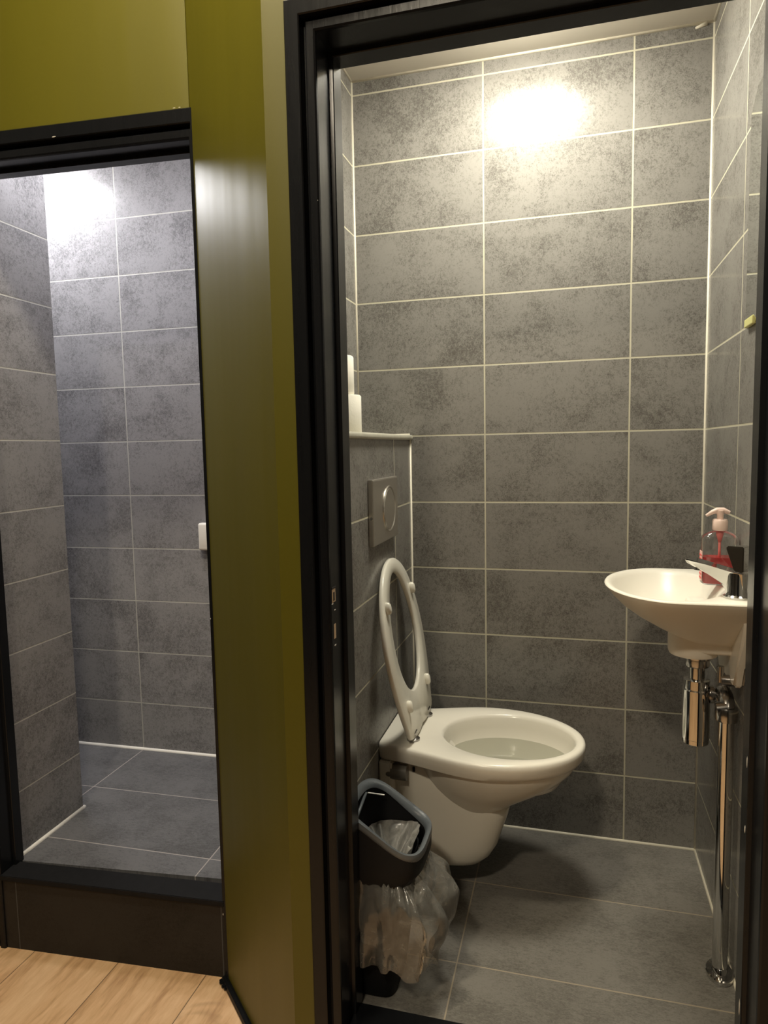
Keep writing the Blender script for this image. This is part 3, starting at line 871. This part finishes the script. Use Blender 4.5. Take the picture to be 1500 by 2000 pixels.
bm = bmesh.new(); lathe(bm, [(0, .046), (.0085, .046), (.0085, .054), (0, .054)], 20, center=(td.x * (Ls - .016), td.y * (Ls - .016), 0))
link('aerator', bm, M['chrome_dark'], tap, smooth=True, auto=40)
bm = bmesh.new()
lp = [(-.018, .053), (.000, .054), (.017, .099), (.016, .103), (-.018, .104)]
loft(bm, [[td * s + tn * wd + Vector((0, 0, z)) for (s, z) in lp] for wd in (-.014, .014)])
bmesh.ops.bevel(bm, geom=bm.edges[:], offset=.002, segments=2, affect='EDGES')
link('lever', bm, M['chrome'], tap)

# ================================================================== BOTTLE TRAP + waste pipe
SX, SY = 0.513, -0.447
trap = empty('bottle_trap', (SX, SY, .50), 'chrome bottle trap hanging under the wash basin', 'trap')
bm = bmesh.new(); lathe(bm, [(0, .006), (.024, .006), (.0275, .009), (.0275, .018), (.0285, .019), (.0285, .128), (.0265, .131), (.0265, .150), (.020, .152), (.0, .152)], 40)
link('cup', bm, M['chrome'], trap, smooth=True, auto=30)
bm = bmesh.new(); lathe(bm, [(0, .150), (.0165, .150), (.0165, .186), (0, .186)], 32); link('tailpiece', bm, M['chrome'], trap, smooth=True, auto=30)
bm = bmesh.new(); lathe(bm, [(0, .180), (.024, .180), (.0255, .183), (.0255, .196), (.0245, .197), (.031, .199), (.032, .2035), (0, .2038)], 36); link('nut', bm, M['chrome_dark'], trap, smooth=True, auto=30)
bm = bmesh.new(); tube(bm, [(.020, 0, .118), (.036, 0, .118)], .0165, 24); tube(bm, [(.026, 0, .118), (.033, 0, .118)], .020, 24)
link('outlet_pipe', bm, M['chrome_dark'], trap, smooth=True, auto=30)

PX, PY = 0.566, -0.489
pipe = empty('waste_pipe', (PX, PY, 0), 'chrome standpipe rising from the floor beside the right wall', 'pipe')
bm = bmesh.new(); lathe(bm, [(0, .010), (.0155, .010), (.0155, .600), (0, .600)], 32); link('pipe', bm, M['chrome'], pipe, smooth=True, auto=30)
bm = bmesh.new(); lathe(bm, [(.018, .0005), (.0355, .0005), (.0365, .003), (.0365, .010), (.034, .0125), (.021, .0135), (.0185, .022), (.0165, .024), (0, .024)], 48)
bmesh.ops.transform(bm, matrix=Matrix.Diagonal((.77, 1, 1, 1)), verts=bm.verts)
link('floor_flange', bm, M['chrome'], pipe, smooth=True, auto=35)
bm = bmesh.new()
tube(bm, [(0, 0, .595), (0, .006, .612), (0, .020, .622), (-.000, .040, .624)], .0170, 24)
lathe(bm, [(.0, .578), (.0215, .578), (.0225, .582), (.0225, .604), (.0205, .608), (0, .608)], 32)
link('elbow', bm, M['chrome_dark'], pipe, smooth=True, auto=40)
bm = bmesh.new()
tube(bm, [(-.020, 0, .600), (.0, 0, .604)], [.0165, .0165], 20)
link('compression_nut', bm, M['chrome_dark'], pipe, smooth=True, auto=40)

# shut-off valves hidden under the basin block
valve = empty('stop_valve', (0.585, -0.475, .66), 'dull grey angle stop valve on the wall under the wash basin', 'valve')
bm = bmesh.new(); tube(bm, [(-.001, 0, 0), (-.030, 0, 0)], .012, 20); tube(bm, [(-.030, 0, -.004), (-.030, 0, .03)], .007, 16)
link('body', bm, M['chrome_dark'], valve, smooth=True, auto=40)

# ================================================================== SOAP DISPENSER
bx, by = 0.5555, -0.428
sd = empty('soap_dispenser', (bx, by, .8585), 'clear pump bottle half full of red hand soap on the basin edge', 'soap dispenser')
def rsec(z, w, d, e=5.0, n=48):
    out = []
    for i in range(n):
        a = 2 * pi * i / n; c, s = cos(a), sin(a)
        out.append((w * math.copysign(abs(c) ** (2 / e), c), d * math.copysign(abs(s) ** (2 / e), s), z))
    return out
bm = bmesh.new()
loft(bm, [rsec(.0, .032, .018), rsec(.003, .036, .021), rsec(.095, .0365, .0215), rsec(.104, .035, .020, 4), rsec(.112, .026, .017, 3), rsec(.116, .015, .013, 2), rsec(.122, .013, .013, 2)], True, True)
link('bottle', bm, M['bottle'], sd, smooth=True, auto=50)
bm = bmesh.new(); loft(bm, [rsec(.003, .0315, .0175), rsec(.006, .034, .0195), rsec(.060, .0345, .0197)], True, True)
link('soap', bm, M['soap'], sd, smooth=True, auto=50)
bm = bmesh.new(); tube(bm, [(0, 0, .012), (0, 0, .125)], .0028, 12); lathe(bm, [(.0, .090), (.003, .091), (.0075, .108), (.0080, .122), (0, .122)], 16)
link('dip_tube', bm, plain('pink_tube', (0.90, 0.22, 0.20), 0.35), sd, smooth=True)
bm = bmesh.new(); lathe(bm, [(0, .117), (.0145, .117), (.0155, .119), (.0155, .137), (.0135, .141), (0, .141)], 32); link('collar', bm, M['pump_plastic'], sd, smooth=True, auto=40)
bm = bmesh.new()
lathe(bm, [(0, .14), (.0065, .14), (.0065, .150), (.0085, .156), (.0085, .160), (0, .162)], 24)
tube(bm, [(.018, 0, .155), (.006, 0, .160), (-.006, 0, .160), (-.016, 0, .156), (-.028, 0, .148)], [.0042, .0062, .0062, .0048, .0030], 14)
link('pump_head', bm, M['pump_plastic'], sd, smooth=True, auto=60)
bm = bmesh.new()
t = bmesh.new(); box(t, -.0368, -.0358, -.013, .013, .008, .072); merge(bm, t)
link('label', bm, plain('pale_label', (0.85, 0.55, 0.50), 0.5), sd)
for k in range(7):
    bm = bmesh.new(); box(bm, -.0374, -.0366, -.012, .012, .012 + k * .0082, .0155 + k * .0082)
    link('label_line', bm, plain('label_print', (0.75, 0.10, 0.10), 0.5), bpy.data.objects['label'] if False else sd)

# ================================================================== MIRROR
mir = empty('mirror', (XR, -0.60, 1.62), 'frameless mirror with clipped corner on the right wall over the basin', 'mirror')
bm = bmesh.new()
y0, y1, za, zb = 0.160, -0.14, -.221, .232     # local: +y is toward the back wall
def mring(x, i): return [(x, y0 - i, za + i), (x, y1 + i, za + i), (x, y1 + i, zb - i), (x, y0 - .045 - i, zb - i), (x, y0 - i, zb - .03 - i)]
loft(bm, [mring(-.0005, 0), mring(-.003, 0), mring(-.006, .010)], True, True)
link('glass', bm, M['mirror'], mir)
bm = bmesh.new(); box(bm, -.0085, -.0005, .085, .150, za - .004, za + .013, .002); link('clip', bm, M['clip'], mir)

# ================================================================== WASTE BIN
BX, BYY = -0.128, -0.655
wb = empty('waste_bin', (BX, BYY, 0), 'small black waste bin with open slate-grey hood and clear bag', 'bin')
def rs(z, x0, x1, y0, y1, e=4.5, n=64, f=None):
    out = []; cx, cy = (x0 + x1) / 2, (y0 + y1) / 2; a, b = (x1 - x0) / 2, (y1 - y0) / 2
    for i in range(n):
        t = 2 * pi * i / n; c, s = cos(t), sin(t)
        out.append([cx + a * math.copysign(abs(c) ** (2 / e), c), cy + b * math.copysign(abs(s) ** (2 / e), s), z])
    return out
bm = bmesh.new()
loft(bm, [rs(.001, -.202, -.112, -.728, -.585), rs(.006, -.206, -.108, -.733, -.580), rs(.10, -.208, -.096, -.737, -.576), rs(.27, -.212, -.078, -.742, -.572), rs(.285, -.212, -.077, -.742, -.572),
          rs(.285, -.209, -.080, -.739, -.575), rs(.10, -.205, -.099, -.734, -.579), rs(.012, -.20, -.112, -.726, -.587)], True, True)
rel(bm, wb); link('body', bm, M['black_plastic'], wb, smooth=True, auto=50)
# hood: bottom z .262, rim height varies from back (-X, high) to front (+X, low)
def hood_h(x, y):
    t = (x + .212) / .170; t = max(0, min(1, t))
    s = t * t * (3 - 2 * t)
    return .404 - .078 * s
bm = bmesh.new()
base = rs(.262, -.216, -.066, -.747, -.566, 4.2)
mid = rs(.285, -.219, -.048, -.752, -.560, 4.0)
top = rs(0, -.216, -.046, -.749, -.563, 3.6)
topo = [[x, y, hood_h(x, y)] for x, y, z in top]
def lerp_ring(A, B, t): return [[a[i] + (b[i] - a[i]) * t for i in range(3)] for a, b in zip(A, B)]
m1 = lerp_ring(mid, topo, .5)
ctr = ((-.131), (-.656))
def inset(Rg, k, dz): return [[ctr[0] + (x - ctr[0]) * k, ctr[1] + (y - ctr[1]) * k, z + dz] for x, y, z in Rg]
rings = [inset(base, .95, 0), base, mid, m1, topo]
vsH = loft(bm, rings, False, False)
inn = inset(topo, .90, -.004)
inl = [[x, y, .262] for x, y, z in inset(base, .90, 0)]
r2 = loft(bm, [inset(topo, .93, -.012), lerp_ring(inset(topo, .9, -.012), inl, .5), inl], False, False)
rel(bm, wb); link('hood', bm, M['black_plastic'], wb, smooth=True, auto=60, recalc=False)
bm = bmesh.new()      # slate grey rolled rim
rimR = [inset(topo, 1.004, -.012), inset(topo, 1.012, -.004), inset(topo, 1.0, .003), inset(topo, .93, .003), inset(topo, .855, -.004), inset(topo, .84, -.012), inset(topo, .93, -.016)]
loft(bm, rimR + [rimR[0]], False, False)
bmesh.ops.remove_doubles(bm, verts=bm.verts, dist=1e-5)
rel(bm, wb); link('hood_rim', bm, M['slate_plastic'], wb, smooth=True, auto=70)
# flap hinge highlight made as a white bar & pins
bm = bmesh.new(); tube(bm, [(-.198, -.600, .383), (-.160, -.592, .378)], .0016, 8); rel(bm, wb); link('hinge_glint', bm, M['white_plastic'], wb)
bm = bmesh.new(); tube(bm, [(-.200, -.606, .386), (-.203, -.690, .352)], .0035, 10); rel(bm, wb); link('flap_edge', bm, M['slate_plastic'], wb, smooth=True)
# bag: liner inside
def bag_noise(a, h, sc=1.0): return noise.noise(Vector((cos(a) * 2.2 * sc, sin(a) * 2.2 * sc, h * 3)))
bm = bmesh.new()
rings = []
NB = 160
for k in range(22):
    t = k / 21
    kx = .895 * (1 - t) + .05
    R0 = rs(0, -.209, -.068, -.741, -.572, 3.6 - 1.2 * t, NB)
    ring_ = []
    for i, (x, y, zz) in enumerate(R0):
        a = 2 * pi * i / NB
        lean = .014 * cos(a)
        z = .312 + lean - .085 * (t ** .8)
        f = sin(a * 11 + 2.2 * sin(a * 3)) + .7 * sin(a * 19 + 1.3 + 2 * sin(a * 5)) + .9 * bag_noise(a, t * 1.5, 2.2)
        z += .0095 * f * min(1, t * 5) * (1 - t) * 1.6
        kk = kx * (1 + .012 * sin(a * 17 + t * 4))
        ring_.append((-.1385 + (x + .1385) * kk, -.6565 + (y + .6565) * kk, z))
    rings.append(ring_)
loft(bm, rings, False, True)
rel(bm, wb); link('liner', bm, M['liner'], wb, smooth=True)
# bag skirt hanging outside
bm = bmesh.new()
rings = []
KZ = 34
for k in range(KZ + 1):
    t = k / KZ
    ring_ = []
    for i in range(NB):
        a = 2 * pi * i / NB
        ca, sa = cos(a), sin(a)
        # length of the hanging film round the bin
        zb_ = .098 + .012 * max(0, cos(a - 0.5)) - .012 * max(0, cos(a + 1.9)) + .010 * sin(3 * a + .6) + .006 * sin(9 * a)
        z = .272 + (zb_ - .272) * t
        hx_ = -.212 + .5 * (.212 - .077); 
        x0_, x1_ = -.211, -.076 - .010 * t
        cx = (x0_ + x1_) / 2; ax = (x1_ - x0_) / 2; cy = -.657; ay = .084 - .003 * t
        px = cx + ax * math.copysign(abs(ca) ** (2 / 3.6), ca); py = cy + ay * math.copysign(abs(sa) ** (2 / 3.6), sa)
        bulge = .004 + (.082 * max(0, ca) ** .7 + .016 * max(0, -sa)) * (1 - (1 - min(1, t * 1.7)) ** 2) * (1 - .22 * t * t)
        fold = (.010 * sin(a * 11 + 1.8 * sin(2 * a) + .9 * t) + .006 * sin(a * 23 + 2 * t) + .012 * bag_noise(a, t * 1.4, 1.6)) * min(1, t * 2.5)
        fold += .0022 * sin(a * 41 + 3 * sin(a * 5) + 1.5 * t)
        if k < 4: fold += .003 * sin(a * 60)
        if ca < -.2: fold *= .25
        d = bulge + max(-.002 - bulge * .7, fold) 
        x = px + ca * d; y = py + sa * d
        if x < XB + .006: x = XB + .006
        if y < -.752 and x < .5: y = max(y, -.768)
        ring_.append((x, y, max(.012, z + .004 * sin(a * 17 + t * 3))))
    rings.append(ring_)
loft(bm, rings, False, False)
rel(bm, wb); link('bag', bm, M['bag'], wb, smooth=True)

# ================================================================== white box in the shower
u0, z0_ = 0.288, 0.808
e = empty('wall_box', (*sp(u0 + .07, 0), z0_ + .05), 'small white plastic box on the shower back wall', 'box')
e.rotation_euler = (0, 0, PSI)
bm = bmesh.new(); box(bm, -.07, .07, -.030, -.0005, -.050, .050, .008, 3); link('cover', bm, M['white_plastic'], e, smooth=True, auto=40)
